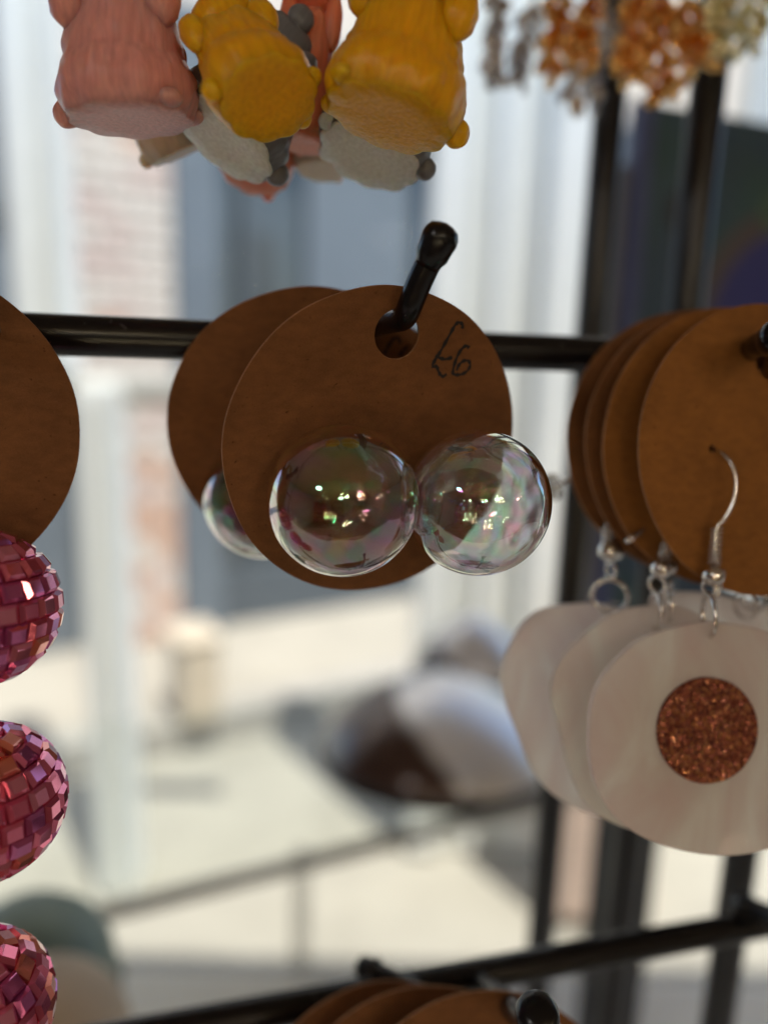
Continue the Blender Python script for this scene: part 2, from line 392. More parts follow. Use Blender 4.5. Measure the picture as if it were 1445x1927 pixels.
# lit lamps: clusters of small warm bulbs on wires, and unseen ceiling lamps added as fill light
def emis(name, c, s):
    m, t, b, N, L = nodes(name); N.remove(b); e = N.new('ShaderNodeEmission'); e.inputs[0].default_value = (*c, 1); e.inputs[1].default_value = s
    L.new(e.outputs[0], N['Material Output'].inputs[0]); return m
BULB = emis("warm_bulb", (1, .78, .45), 150)
WIRE = BLACKM
bm = bmesh.new(); sphere(bm, Vector(), .0055, 10, 8); bulb_me = bpy.data.meshes.new("bulb"); bm.to_mesh(bulb_me); bm.free(); bulb_me.materials.append(BULB)
def cluster(label, c, n, sx_, sz_, seed):
    rnd = random.Random(seed); n = int(n * 1.7)
    t = thing("string_lights", label, "string lights", c, "lit string lights in the shop")
    pts = [Vector((rnd.uniform(-sx_, sx_), rnd.uniform(-.12, .12), rnd.uniform(-sz_, sz_))) for _ in range(n)]
    pts.sort(key=lambda p: p.x)
    bm = bmesh.new(); tube(bm, smooth_path([p + Vector((0, 0, .016)) for p in pts], 5), .002, 5); bmesh_obj("wire", bm, WIRE, t)
    for p in pts: link("bulb", bulb_me, None, t, p)
cluster("string of warm bulbs high to the right behind the camera", Vector((.75, -1.3, 1.98)), 10, .22, .16, 1)
cluster("tight string of warm bulbs high to the left behind the camera", Vector((-.7, -1.6, 1.9)), 5, .12, .04, 2)
cluster("string of warm bulbs low to the left behind the camera", Vector((-.4, -1.3, 1.1)), 9, .22, .2, 3)
cluster("short string of warm bulbs at the far right behind the camera", Vector((1.7, -.9, 1.9)), 4, .15, .1, 4)
cluster("small group of bulbs straight behind the camera", Vector((.12, -1.5, 1.95)), 8, .16, .1, 6)
cluster("sprinkle of bulbs low behind the camera", Vector((.25, -1.2, .95)), 9, .2, .16, 7)
cluster("sparse string of warm bulbs low to the right behind the camera", Vector((1.0, -1.4, 1.0)), 4, .25, .2, 5)
FILL_GLOW = emis("fill_lamp_glow", (1, .95, .90), 15.0)  # made-up fill light that brightens the room from its ceiling
for i, (x, y) in enumerate(((-.9, -1.0), (.95, -1.9), (0, -2.6))):
    t = thing("fill_lamp", ("added fill lamp on the ceiling at the left behind the camera", "added fill lamp on the ceiling at the right behind the camera", "added fill lamp on the ceiling at the back of the shop")[i], "lamp", (x, y, RZ1 - .001), "added ceiling fill lamps")
    bm = bmesh.new(); bmesh.ops.create_cone(bm, cap_ends=True, segments=24, radius1=.13, radius2=.10, depth=.04, matrix=Matrix.Translation((0, 0, -.023))); bmesh_obj("shade", bm, OFFWHITE, t)
    bm = bmesh.new(); sphere(bm, Vector((0, 0, -.05)), (.11, .11, .035), 20, 10); bmesh_obj("fill_lamp_globe", bm, FILL_GLOW, t, True)

# ================================================================== GLASS SHELF, GLOSSY DOMES, GREEN POT
e1 = P(490, 1640, 520)
zs = e1.z
e2 = hitz(780, 1566, zs); e0 = hitz(200, 1712, zs)
ed = (e2 - e0).normalized(); en = Vector((-ed.y, ed.x, 0))
SH = Matrix.Translation(e0) @ Matrix(((ed.x, en.x, 0), (ed.y, en.y, 0), (0, 0, 1))).to_4x4()
sh = thing("glass_shelf", "glass shelf with grey front edge in the window under the glossy brown dome", "shelf", e0)
def insh(o): o.parent = sh; o.matrix_parent_inverse = Matrix.Translation(-sh.location); return o
GREYE = simple("grey_edge_trim", (.42, .44, .44), .4, scale=20)
bm = bmesh.new(); box(bm, (-.5, .0, -.003), (1.0, .26, .003), SH); insh(bmesh_obj("shelf_pane", bm, SHELFGLASS))
bm = bmesh.new(); box(bm, (-.5, -.006, -.0055), (1.0, -.0005, .0055), SH, .001); insh(bmesh_obj("edge_trim", bm, GREYE))
for px, yy in ((575, .012),):
    q = SH.inverted() @ hitz(px, 1612, zs)
    for yl in (.012,):
        bm = bmesh.new(); tube(bm, [SH @ Vector((q.x, yl, -.0032)), SH @ Vector((q.x, yl, -(zs - RZ0)))], .0075, 12); insh(bmesh_obj("leg", bm, ACRYLIC, None, True))
for xq in (-.4, .9):
    for yl in (.012, .235):
        bm = bmesh.new(); tube(bm, [SH @ Vector((xq, yl, -.0032)), SH @ Vector((xq, yl, -(zs - RZ0)))], .0075, 12); insh(bmesh_obj("leg", bm, ACRYLIC, None, True))
def dome_mat(th=.036):  # brown dome; pale upper right is sky highlight and reflection painted into the colour
    m, t, b, N, L = nodes("painted_highlight_lustre")
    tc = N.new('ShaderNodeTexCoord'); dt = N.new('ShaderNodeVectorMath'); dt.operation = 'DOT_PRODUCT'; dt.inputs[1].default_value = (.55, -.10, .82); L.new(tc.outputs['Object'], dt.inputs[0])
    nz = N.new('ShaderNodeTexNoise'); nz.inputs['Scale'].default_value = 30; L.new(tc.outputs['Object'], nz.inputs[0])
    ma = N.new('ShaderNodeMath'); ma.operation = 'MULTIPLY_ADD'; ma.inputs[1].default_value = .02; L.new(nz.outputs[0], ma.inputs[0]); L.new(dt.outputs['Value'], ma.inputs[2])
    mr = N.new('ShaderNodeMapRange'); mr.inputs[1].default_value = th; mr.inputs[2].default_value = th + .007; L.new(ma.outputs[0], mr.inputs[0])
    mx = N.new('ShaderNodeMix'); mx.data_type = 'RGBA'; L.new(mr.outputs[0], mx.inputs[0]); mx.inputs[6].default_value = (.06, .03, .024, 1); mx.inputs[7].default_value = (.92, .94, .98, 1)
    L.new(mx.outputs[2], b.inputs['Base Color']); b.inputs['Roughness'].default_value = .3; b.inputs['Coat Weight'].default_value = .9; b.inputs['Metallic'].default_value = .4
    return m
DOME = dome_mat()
RIMM = simple("dark_rim", (.012, .011, .013), .25, scale=30)
CLEAR = simple("pale_silver_glaze", (.62, .64, .68), .15, scale=10, var=.1, coat=1)
def lathe(bm, prof, seg=48, mtx=None, ex=1):
    rings = []
    for (r_, z_) in prof:
        ring = [bm.verts.new(Vector((math.cos(k * 2 * math.pi / seg) * r_, math.sin(k * 2 * math.pi / seg) * r_ * ex, z_))) for k in range(seg)]
        rings.append(ring)
    for a_, b2 in zip(rings, rings[1:]):
        for k in range(seg): bm.faces.new((a_[k], a_[(k + 1) % seg], b2[(k + 1) % seg], b2[k]))
    bm.faces.new(rings[0][::-1]); bm.faces.new(rings[-1])
    if mtx is not None: bmesh.ops.transform(bm, matrix=mtx, verts=bm.verts[:])
def dome(name, label, px, py, D, rad, h, grp="glossy lacquered domes", tilt=0, mat=DOME):
    c = P(px, py, D)
    t = thing(name, label, "ornament", c, grp); t.rotation_euler = (R(-6), R(tilt), 0)
    prof = [(rad * 1.0, .004)] + [(rad * (1 - u_ ** 1.8) ** .75, .004 + h * u_) for u_ in [k_ / 14 for k_ in range(1, 14)]] + [(.002, h + .0045)]
    bm = bmesh.new(); lathe(bm, prof, 56); bmesh_obj("dome", bm, mat, t, True)
    bm = bmesh.new(); torus(bm, Vector((0, 0, .003)), Matrix.Identity(3), rad * 1.0, .0042, 56, 10); bmesh_obj("rim", bm, RIMM, t, True)
    return t
qd = hitz(822, 1478, zs + .006)
Dd = -(M.transposed() @ (qd - CAM)).z * 1000
dome("lacquered_dome", "large glossy dome, dark brown with a pale highlight painted into its colour, on the glass shelf", 822, 1420, Dd, .156 * Dd / 1000, .108 * Dd / 1000)
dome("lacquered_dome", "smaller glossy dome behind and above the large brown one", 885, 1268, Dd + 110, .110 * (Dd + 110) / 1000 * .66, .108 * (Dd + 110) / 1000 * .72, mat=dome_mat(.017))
# it rests on a little riser
t = thing("glass_riser", "pale block on the glass shelf carrying the smaller glossy dome", "riser", P(885, 1272, Dd + 110) + Vector((0, 0, -.002)))
hr = t.location.z - zs - .004
bm = bmesh.new(); box(bm, (-.03, -.03, -hr), (.03, .03, -.004), None, .002); bmesh_obj("block", bm, pane_mat("riser_glass", (.9, .93, .92)), t)

GREEN = simple("sage_green_glaze", (.16, .22, .185), .45, scale=30, var=.2)
BEIGE = simple("beige_felt", (.50, .40, .30), .8, scale=60, var=.15)
c = P(55, 1842, 300)
t = thing("green_bowl", "upturned sage green bowl behind the lowest pink mirrored ball", "bowl", c)
bm = bmesh.new(); lathe(bm, [(.034, -.01), (.034, 0), (.0325, .009), (.028, .018), (.02, .0255), (.01, .0290), (.002, .03)], 40); bmesh_obj("shell", bm, GREEN, t, True)
bm = bmesh.new(); torus(bm, Vector((0, 0, -.008)), Matrix.Identity(3), .034, .002, 40, 8); bmesh_obj("rim", bm, simple("dark_bowl_rim", (.08, .10, .085), .5), t, True)
c = P(75, 1990, 255)
t = thing("felt_ball", "beige felt ball in front of the green bowl at the lower left", "ball", c)
bm = bmesh.new(); sphere(bm, Vector(), .031, 40, 24); bmesh_obj("ball", bm, BEIGE, t, True)

# ================================================================== BLACK WIRE RACK
Rd = V(5590, 104, 1400); Rd.z = 0; Rd.normalize()          # along the rails
ZU = Vector((0, 0, 1)); FW = Vector((Rd.y, -Rd.x, 0))       # toward the viewer
if FW.dot(CAM - P(740, 655, 124)) < 0: FW = -FW
RA = P(725, 653, 124)                                       # a point of the upper rail
S = .1265
RZB = .9815
rack = thing("wire_rack", "black wire jewellery rack with horizontal rails, uprights and hooked prongs", "display rack", (RA.x, RA.y, RZB))
def inr(o): o.parent = rack; o.matrix_parent_inverse = Matrix.Translation(-rack.location); return o
def rail(z, name="rail", r=.00315):
    bm = bmesh.new(); pts = [RA + Rd * (x / 1000) + ZU * z for x in range(-330, 331, 33)]
    tube(bm, pts, r, 20); return inr(bmesh_obj(name, bm, BLACK, None, True))
RO = [rail(0), rail(-S), rail(S)]
LINT = simple("lint", (.45, .42, .40), .9, bump=0)
for ri_, zz in ((0, 0), (1, -S)):
    bm = bmesh.new(); rnd = random.Random(31 + ri_)
    for k in range(90):
        a_ = rnd.uniform(-.4, 3.4); p0 = RA + Rd * rnd.uniform(-.08, .10) + ZU * (zz + math.sin(a_) * .00316) + FW * math.cos(a_) * .00316
        d1 = (Rd * rnd.uniform(-1, 1) + ZU * rnd.uniform(-.2, .9) + FW * rnd.uniform(-.3, .8)).normalized(); l_ = rnd.choice((.00015, .0002, .0003, .0011))
        tube(bm, [p0, p0 + d1 * l_ * .5, p0 + d1 * l_ + Rd * rnd.uniform(-.0003, .0003) * (l_ > .0005)], .000022, 4)
    lo_ = inr(bmesh_obj("lint_fibres", bm, LINT)); lo_['kind'] = 'stuff'
# end uprights that carry the rails, out of frame
for s in (-.336, .336):
    bm = bmesh.new(); q = RA + Rd * s; tube(bm, [Vector((q.x, q.y, RZB)), Vector((q.x, q.y, 2.0))], .0045, 14); inr(bmesh_obj("upright", bm, BLACKM, None, True))
for (px, py, D) in ((1080, 1000, 226), (1243, 1000, 207), (1478, 1000, 188)):
    q = P(px, py, D); bm = bmesh.new(); tube(bm, [Vector((q.x, q.y, RZB)), Vector((q.x, q.y, 2.0))], .0045, 20)
    inr(bmesh_obj("upright", bm, BLACKM, None, True))
# prongs: list of world points, with an enamel ball end
def prong(pts, r=.00185, br=.0027, mat=BLACK, parent=rack):
    bm = bmesh.new(); sp = smooth_path(pts, 8)
    tube(bm, sp, r, 18)
    d = (pts[-1] - pts[-2]).normalized()
    o = inr(bmesh_obj("prong", bm, mat, None, True))
    # ball tip: collar then flattened ball
    bm = bmesh.new(); rot = frame_of(d)
    prof = [(r * 1.0, -.0032), (r * 1.06, -.0026), (r * 1.3, -.0018), (br * .93, -.0008), (br, .0003), (br * .95, .0011), (br * .78, .0018), (br * .45, .0022), (.00005, .0024)]
    lathe(bm, prof, 32, Matrix.Translation(pts[-1]) @ rot.to_4x4())
    tip = bmesh_obj("tip", bm, mat, None, True); tip.parent = o
    return o
# main prong
pm = [P(668, 646, 123), P(688, 624, 115.7), P(708, 612, 109.5), P(738, 604, 102.5), P(760, 597, 98.7), P(771, 576, 96.5), P(785, 540, 95), P(803, 500, 93.5), P(824, 455, 92)]
prong(pm, .00165, .00237)
# right stack prong
pr = [P(1330, 700, 139), P(1372, 678, 128), P(1400, 665, 122), P(1425, 650, 112), P(1440, 646, 108.5), P(1462, 636, 105)]
prong(pr)
# left stack prong (mostly out of frame)
prong([P(-120, 628, 106), P(-80, 622, 96), P(-66, 570, 90), P(-60, 500, 87)])
# lower prongs: one with a ball near us, two pointing to the rear side
prong([P(905, 1850, 150), P(945, 1880, 130), P(985, 1925, 110), P(1003, 1935, 100), P(1010, 1912, 97)], .00185, .0029)
prong([P(800, 1885, 145), P(752, 1854, 148), P(700, 1829, 152), P(690, 1823, 153)], .0024, .0024)
prong([P(1500, 1755, 158), P(1445, 1722, 165), P(1400, 1705, 170), P(1394, 1702, 171)], .0024, .0024)
# upper prongs (above the frame) that hold charms and sprays
for px in (300, 560, 1050, 1250, 1420):
    q = RA + ZU * S
    a_ = (px - 725) / F * .1
    b0 = q + Rd * a_
    prong([b0, b0 + FW * .010, b0 + FW * .022 + ZU * .001, b0 + FW * .028 + ZU * .006, b0 + FW * .030 + ZU * .012])

# ================================================================== KRAFT CARDS
HOLE_R = .0033
CR = .023
def pinv(world, origin, rot):
    return rot.transposed() @ (world - origin)
def card(label, cpx, cpy, cD, n, holepx, group, mat=KRAFT, rad=CR, ex=1.0, extra=(), seed=0, marks=None, xaxis=None, bow=.0):
    """kraft disc; n = face normal in camera-ish axes (x, up, toward viewer)"""
    o = P(cpx, cpy, cD); z = V(n[0], n[1], -n[2]); rot = frame_of(z, xaxis if xaxis is not None else V(1, 0, 0))
    def on(px, py):                     # photo pixel -> card plane local xy
        w_ = hity(px, py, o, z); q = rot.transposed() @ (w_ - o); return q.x, q.y
    hx, hy = on(*holepx)
    outl = [circ(0, 0, rad, 128, .012, seed), circ(hx, hy, HOLE_R, 40)[::-1]]
    for e in extra:
        ex_, ey_ = on(e[0], e[1]); outl.append(circ(ex_, ey_, e[2], 14)[::-1])
    me = poly_with_holes(outl, .00055, .00008, 1)
    t = thing("earring_card", label, "card", o, group, rot)
    c_ = link("card_disc", me, mat, t)
    me.materials.append(KRAFT_EDGE)
    for p in me.polygons:
        if abs(p.normal.z) < .8: p.material_index = 1
    if bow:
        # round the sheet slightly
        bmx = bmesh.new(); bmx.from_mesh(me)
        bmesh.ops.triangulate(bmx, faces=[f for f in bmx.faces if len(f.verts) > 4])
        for v in bmx.verts: v.co.z += bow * (v.co.x ** 2) / rad ** 2
        bmx.to_mesh(me); bmx.free()
    # cut-paper fuzz along the rim
    bm = bmesh.new(); rnd = random.Random(seed + 11)
    for k in range(70):
        a_ = rnd.uniform(0, 6.283); l_ = rnd.uniform(.0001, .00035); p0 = Vector((math.cos(a_) * rad * .997, math.sin(a_) * rad * .997, rnd.uniform(-.0002, .0002)))
        d_ = Vector((math.cos(a_ + rnd.uniform(-.9, .9)), math.sin(a_ + rnd.uniform(-.9, .9)), rnd.uniform(-.5, .5)))
        tube(bm, [p0, p0 + d_ * l_ * .6, p0 + d_ * l_ + Vector((0, 0, rnd.uniform(-.0002, .0002)))], .000018, 4)
    fz = bmesh_obj("paper_fuzz", bm, mat, t); fz['kind'] = 'stuff'
    if marks:
        for j, (nm, strokes) in enumerate(marks):
            bm = bmesh.new()
            for st in strokes:
                pts = [Vector((*on(x_, y_), .00029)) for x_, y_ in st]
                sp_ = smooth_path(pts, 6); n_ = len(sp_)
                wd = [.00023 * (1 + .3 * math.sin(i_ * .9)) * (.55 if i_ in (0, n_ - 1) else 1) for i_ in range(n_)]
                prevv = None
                for i_, p_ in enumerate(sp_):
                    d_ = (sp_[min(i_ + 1, n_ - 1)] - sp_[max(i_ - 1, 0)]); d_.z = 0; d_.normalize(); s_ = Vector((-d_.y, d_.x, 0)) * wd[i_]
                    zoff = Vector((0, 0, .000003 * (i_ % 2) + bow * p_.x ** 2 / rad ** 2 + .00001))
                    a_, b2 = bm.verts.new(p_ + s_ + zoff), bm.verts.new(p_ - s_ + zoff)
                    if prevv: bm.faces.new((prevv[0], prevv[1], b2, a_))
                    prevv = (a_, b2)
            mk = bmesh_obj(nm, bm, INK, t)
            mk['label'] = "handwritten black ink price mark"
    return t, o, rot, z

# front bubble card with the handwritten price
Z8 = lambda x, y: (680 + x * 320 / 1445, 400 + y * 320 / 1445)
pound = [[Z8(845, 985), Z8(850, 955), Z8(825, 932), Z8(790, 950), Z8(755, 1010), Z8(700, 1110), Z8(655, 1190), Z8(620, 1245), Z8(590, 1300)],
         [Z8(590, 1300), Z8(612, 1308), Z8(632, 1302), Z8(642, 1335), Z8(662, 1375), Z8(685, 1388), Z8(716, 1368)],
         [Z8(618, 1215), Z8(655, 1232), Z8(705, 1243), Z8(765, 1228)]]
six = [[Z8(905, 1150), Z8(885, 1130), Z8(850, 1150), Z8(810, 1210), Z8(780, 1290), Z8(768, 1360), Z8(800, 1375), Z8(850, 1368), Z8(895, 1335), Z8(915, 1290), Z8(895, 1255), Z8(850, 1262), Z8(815, 1300), Z8(800, 1340)]]
front, fo, frot, fz_ = card("front kraft card with handwritten price and two glass bubbles on the ball-ended prong", 712, 842, 105, (.40, -.335, .853), (746, 629),
     "round kraft earring cards", marks=[("price_mark", pound + six)], seed=1, rad=.0220)
back, bo, brot, bz = card("kraft card hanging behind the front bubble card, poking out at its left", 588, 812, 121, (.12, -.42, .88), (674, 612),
     "round kraft earring cards", seed=2, rad=.0229,
     marks=[("price_mark", [[Z8(325, 1110), Z8(318, 1068), Z8(295, 1058), Z8(262, 1080), Z8(228, 1130), Z8(190, 1200)], [Z8(398, 1140), Z8(380, 1142), Z8(350, 1170), Z8(322, 1215)]])])

# left card
card("dark kraft card at the left edge above the pink mirrored balls", -186, 808, 96.5, (.30, -.10, .95), (-50, 620), "round kraft earring cards", seed=3, rad=.0216)

# right stack, front to back
rs = [(1440, 848, 118, (.26, -.02, .96), (1452, 678), "front kraft card of the right stack with the long silver ear wire"),
      (1367, 842, 124.5, (.24, -.05, .97), (1410, 672), "second kraft card from the front in the right stack"),
      (1334, 838, 128, (.20, -.04, .97), (1385, 670), "third kraft card from the front in the right stack"),
      (1299, 832, 132, (.14, -.02, .97), (1350, 668), "rearmost kraft card of the right stack")]
rcards = []
for i, (cx, cy, D, n, hp, lb) in enumerate(rs):
    ex = ((1337, 845, .0006),) if i == 0 else ()
    rcards.append(card(lb, cx, cy, D, n, hp, "round kraft earring cards", KRAFT_B if i < 2 else KRAFT, seed=4 + i, extra=ex, rad=.0231))

# bottom cards
for i, (cx, cy, D, n, lb) in enumerate(((728, 2112, 132, (.12, .10, .97), "rearmost kraft card at the bottom edge under the lower rail"),
                                        (795, 2126, 127, (.12, .05, .97), "middle kraft card of the three at the bottom edge"),
                                        (905, 2148, 121, (.14, .05, .97), "nearest kraft card at the bottom edge beside the prong ball"))):
    card(lb, cx, cy, D, n, ((cx + 120), 1940 + i * 8), "round kraft earring cards", seed=9 + i, rad=.0238)

# ================================================================== GLASS BUBBLE EARRINGS
def bubble_mesh(r, flip=False):
    bm = bmesh.new(); bmesh.ops.create_icosphere(bm, subdivisions=5, radius=r)
    if flip: bmesh.ops.reverse_faces(bm, faces=bm.faces[:])
    me = bpy.data.meshes.new("bubble"); bm.to_mesh(me); bm.free()
    for p in me.polygons: p.use_smooth = True
    return me
BR = .00995
mo = bubble_mesh(BR); mo.materials.append(BUBBLE)
mi_ = bubble_mesh(BR - .00042, True); mi_.materials.append(BUBBLE_IN)
def coat_bubble(m, lo, hi):
    t = m.node_tree; N, L = t.nodes, t.links; b = N['Principled BSDF']; out = N['Material Output']
    k = N.new('ShaderNodeBsdfPrincipled'); k.inputs['Base Color'].default_value = (.92, .90, .88, 1); k.inputs['Metallic'].default_value = 1; k.inputs['Roughness'].default_value = .0
    L.new(b.inputs['Normal'].links[0].from_socket, k.inputs['Normal'])
    tc = N.new('ShaderNodeTexCoord'); nz = N.new('ShaderNodeTexNoise'); nz.inputs['Scale'].default_value = 55; nz.inputs['Detail'].default_value = 2; nz.inputs['Distortion'].default_value = 1.5; L.new(tc.outputs['Object'], nz.inputs[0])
    lf = N.new('ShaderNodeLayerWeight'); ad = N.new('ShaderNodeMath'); ad.operation = 'MULTIPLY_ADD'; ad.inputs[1].default_value = .55; L.new(lf.outputs['Facing'], ad.inputs[0]); L.new(nz.outputs[0], ad.inputs[2])
    fr = N.new('ShaderNodeMath'); fr.operation = 'FRACT'; L.new(ad.outputs[0], fr.inputs[0])
    cr = N.new('ShaderNodeValToRGB'); e = cr.color_ramp.elements; e[0].color = (.95, .85, .80, 1); e[1].color = (.95, .85, .80, 1); e[1].position = 1
    for ps, cc in ((.30, (.95, .55, .75)), (.42, (1, .80, .45)), (.52, (.50, .95, .55)), (.64, (.60, .80, 1)), (.76, (1, .60, .80)), (.88, (.90, 1, .75))):
        q = cr.color_ramp.elements.new(ps); q.color = (*cc, 1)
    L.new(fr.outputs[0], cr.inputs[0]); L.new(cr.outputs[0], k.inputs['Base Color'])
    lw = N.new('ShaderNodeLayerWeight'); pw = N.new('ShaderNodeMath'); pw.operation = 'POWER'; pw.inputs[1].default_value = 1.7; L.new(lw.outputs['Facing'], pw.inputs[0])
    mr = N.new('ShaderNodeMapRange'); mr.inputs[3].default_value = lo; mr.inputs[4].default_value = hi; L.new(pw.outputs[0], mr.inputs[0])
    ms = N.new('ShaderNodeMixShader'); L.new(mr.outputs[0], ms.inputs[0]); L.new(b.outputs[0], ms.inputs[1]); L.new(k.outputs[0], ms.inputs[2]); L.new(ms.outputs[0], out.inputs[0])
coat_bubble(BUBBLE, .10, .88)
PIN = simple("steel_pin", (.7, .7, .7), .2, 1)
bm = bmesh.new()
for z_ in (0,): lathe(bm, [(.0017, -BR - .0004), (.0024, -BR + .0002), (.0022, -BR + .0006), (.0005, -BR + .0009)], 24)
cap_me = bpy.data.meshes.new("cap"); bm.to_mesh(cap_me); bm.free(); cap_me.materials.append(PIN)
bm = bmesh.new(); tube(bm, [Vector((0, 0, -BR - .0002)), Vector((0, 0, -BR - .0095))], .0004, 10)
pin_me = bpy.data.meshes.new("pin"); bm.to_mesh(pin_me); bm.free(); pin_me.materials.append(PIN)
def bubble(label, px, py, D, z, spin=0):
    t = thing("bubble_earring", label, "earring", P(px, py, D), "iridescent glass bubble earrings", frame_of(z) @ Matrix.Rotation(spin, 3, 'Z'))
    link("bubble_shell", mo, None, t); link("inner_shell", mi_, None, t); link("cap", cap_me, None, t); link("pin", pin_me, None, t)
    return t
bubble("clear glass bubble at the left of the front kraft card, wholly in front of it", 646, 942, 97, fz_, .3)
bubble("clear glass bubble overhanging the right edge of the front kraft card", 898, 946, 101.3, fz_, 2.4)
bubble("glass bubble half hidden between the front and back kraft cards", 497, 938, 123.5, bz, 1.2)

# ================================================================== PINK MIRRORED BALL EARRING
def gem_mat(name, c, tf):
    m, t, b, N, L = nodes(name)
    b.inputs['Base Color'].default_value = (*c, 1); b.inputs['Metallic'].default_value = .7; b.inputs['Roughness'].default_value = .05
    b.inputs['Coat Weight'].default_value = 1; b.inputs['Coat Roughness'].default_value = .02; b.inputs['Coat Tint'].default_value = (1, .8, .9, 1)
    b.inputs['Thin Film Thickness'].default_value = tf; b.inputs['Thin Film IOR'].default_value = 1.6
    return m
GEMS = [gem_mat("pink_crystal", (.80, .22, .36), 0), gem_mat("rose_crystal", (.88, .36, .50), 420), gem_mat("magenta_crystal", (.62, .17, .45), 300), gem_mat("amber_pink_crystal", (.85, .32, .22), 500)]
GLUE = simple("dark_pink_core", (.28, .03, .08), .4)
def gem_mesh(w_, h_, mat):
    bm = bmesh.new()
    lv = [(1, -.0004), (1, .0002), (.66, .0008)]
    rings = []
    for s_, z_ in lv:
        rings.append([bm.verts.new((x * w_ / 2 * s_, y * h_ / 2 * s_, z_)) for x, y in ((-1, -1), (1, -1), (1, 1), (-1, 1))])
    for a_, b2 in zip(rings, rings[1:]):
        for k in range(4): bm.faces.new((a_[k], a_[(k + 1) % 4], b2[(k + 1) % 4], b2[k]))
    bm.faces.new(rings[-1]); bm.faces.new(rings[0][::-1])
    me = bpy.data.meshes.new("rhinestone"); bm.to_mesh(me); bm.free(); me.materials.append(mat); return me
BRD = .0098
rows = 11; gm = {}
ear = thing("mirrored_ball_earring", "drop earring of three pink mirrored balls at the left edge", "earring", P(-30, 1010, 100))
def ine(o, par=None):
    if par is None: o.parent = ear; o.matrix_parent_inverse = Matrix.Translation(-ear.location)
    return o
balls = [P(-40, 1143, 96.5), P(-29, 1508, 97.5), P(-50, 1902, 98.5)]
for bi, c in enumerate(balls):
    bm = bmesh.new(); sphere(bm, Vector(), BRD - .0007, 32, 20)
    core = bmesh_obj("ball", bm, GLUE, None, True)
    core.parent = ear; core.location = c - ear.location
    core.rotation_euler = (R(6 * (bi - 1)), R(-5 + 4 * bi), R(17 * bi))
    for r_ in range(rows):
        la = R(-80 + 160 * r_ / (rows - 1)); cl = math.cos(la)
        n_ = max(4, round(21 * cl))
        w_ = 2 * math.pi * BRD * cl / n_ * .93; h_ = .00252
        key = (round(w_, 5), r_ if cl < .4 else 0)
        for k in range(n_):
            a_ = 2 * math.pi * (k + (.5 if r_ % 2 else 0)) / n_
            mi = random.choice((0, 0, 1, 2, 3)); kk = (round(w_, 5), mi)
            if kk not in gm: gm[kk] = gem_mesh(w_, h_, GEMS[mi])
            n = Vector((math.cos(a_) * cl, math.sin(a_) * cl, math.sin(la)))
            jit = Matrix.Rotation(random.uniform(-.03, .03), 3, 'X') @ Matrix.Rotation(random.uniform(-.03, .03), 3, 'Y')
            up = Vector((0, 0, 1)); xx = up.cross(n).normalized() if abs(n.z) < .999 else Vector((1, 0, 0)); yy = n.cross(xx)
            rot = Matrix((xx, yy, n)).transposed() @ jit
            o = bpy.data.objects.new("rhinestone", gm[kk]); col.objects.link(o); o.parent = core
            o.matrix_local = Matrix.Translation(n * (BRD - .0004)) @ rot.to_4x4()
for a_, b2 in zip(balls, balls[1:]):
    d = (b2 - a_).normalized(); m_ = (a_ + b2) / 2
    for s_ in (-.0014, .0014):
        bm = bmesh.new(); torus(bm, m_ + d * s_, frame_of(V(1, 0, .3 if s_ > 0 else -1)), .0016, .0003, 20, 8)
        o = bmesh_obj("link_ring", bm, SILVER, None, True); ine(o)
bm = bmesh.new(); torus(bm, balls[0] + Vector((0, 0, BRD + .0012)), frame_of(V(.3, 0, 1)), .0016, .0003, 20, 8); ine(bmesh_obj("link_ring", bm, SILVER, None, True))

# ================================================================== EGG-SHAPED SHELL EARRINGS
def pearl_mat(name, a_, b2, c_, seed):
    m, t, b, N, L = nodes(name)
    tc = N.new('ShaderNodeTexCoord'); mp = N.new('ShaderNodeMapping'); L.new(tc.outputs['Object'], mp.inputs[0])
    mp.inputs['Scale'].default_value = (70, 38, 40); mp.inputs['Rotation'].default_value = (0, 0, R(-38)); mp.inputs['Location'].default_value = (seed, 0, 0)
    nz = N.new('ShaderNodeTexNoise'); nz.inputs['Scale'].default_value = 1; nz.inputs['Detail'].default_value = 5; nz.inputs['Distortion'].default_value = 1.6; L.new(mp.outputs[0], nz.inputs[0])
    cr = N.new('ShaderNodeValToRGB'); e = cr.color_ramp.elements; e[0].position = .34; e[0].color = (*a_, 1); e[1].position = .66; e[1].color = (*b2, 1)
    k = cr.color_ramp.elements.new(.5); k.color = (*c_, 1); L.new(nz.outputs[0], cr.inputs[0])
    L.new(cr.outputs[0], b.inputs['Base Color']); b.inputs['Roughness'].default_value = .3; b.inputs['Coat Weight'].default_value = .6
    b.inputs['Thin Film Thickness'].default_value = 350; b.inputs['Thin Film IOR'].default_value = 1.5
    tr = N.new('ShaderNodeBsdfTranslucent'); L.new(cr.outputs[0], tr.inputs[0])
    ms = N.new('ShaderNodeMixShader'); ms.inputs[0].default_value = .58
    L.new(b.outputs[0], ms.inputs[1]); L.new(tr.outputs[0], ms.inputs[2]); L.new(ms.outputs[0], N['Material Output'].inputs[0])
    return m
PEARL = pearl_mat("pearl_shell", (.87, .77, .76), (.97, .97, .95), (.90, .85, .83), 0)
PEARL2 = pearl_mat("cream_pearl_shell", (.82, .76, .73), (.92, .92, .88), (.88, .82, .79), 3)
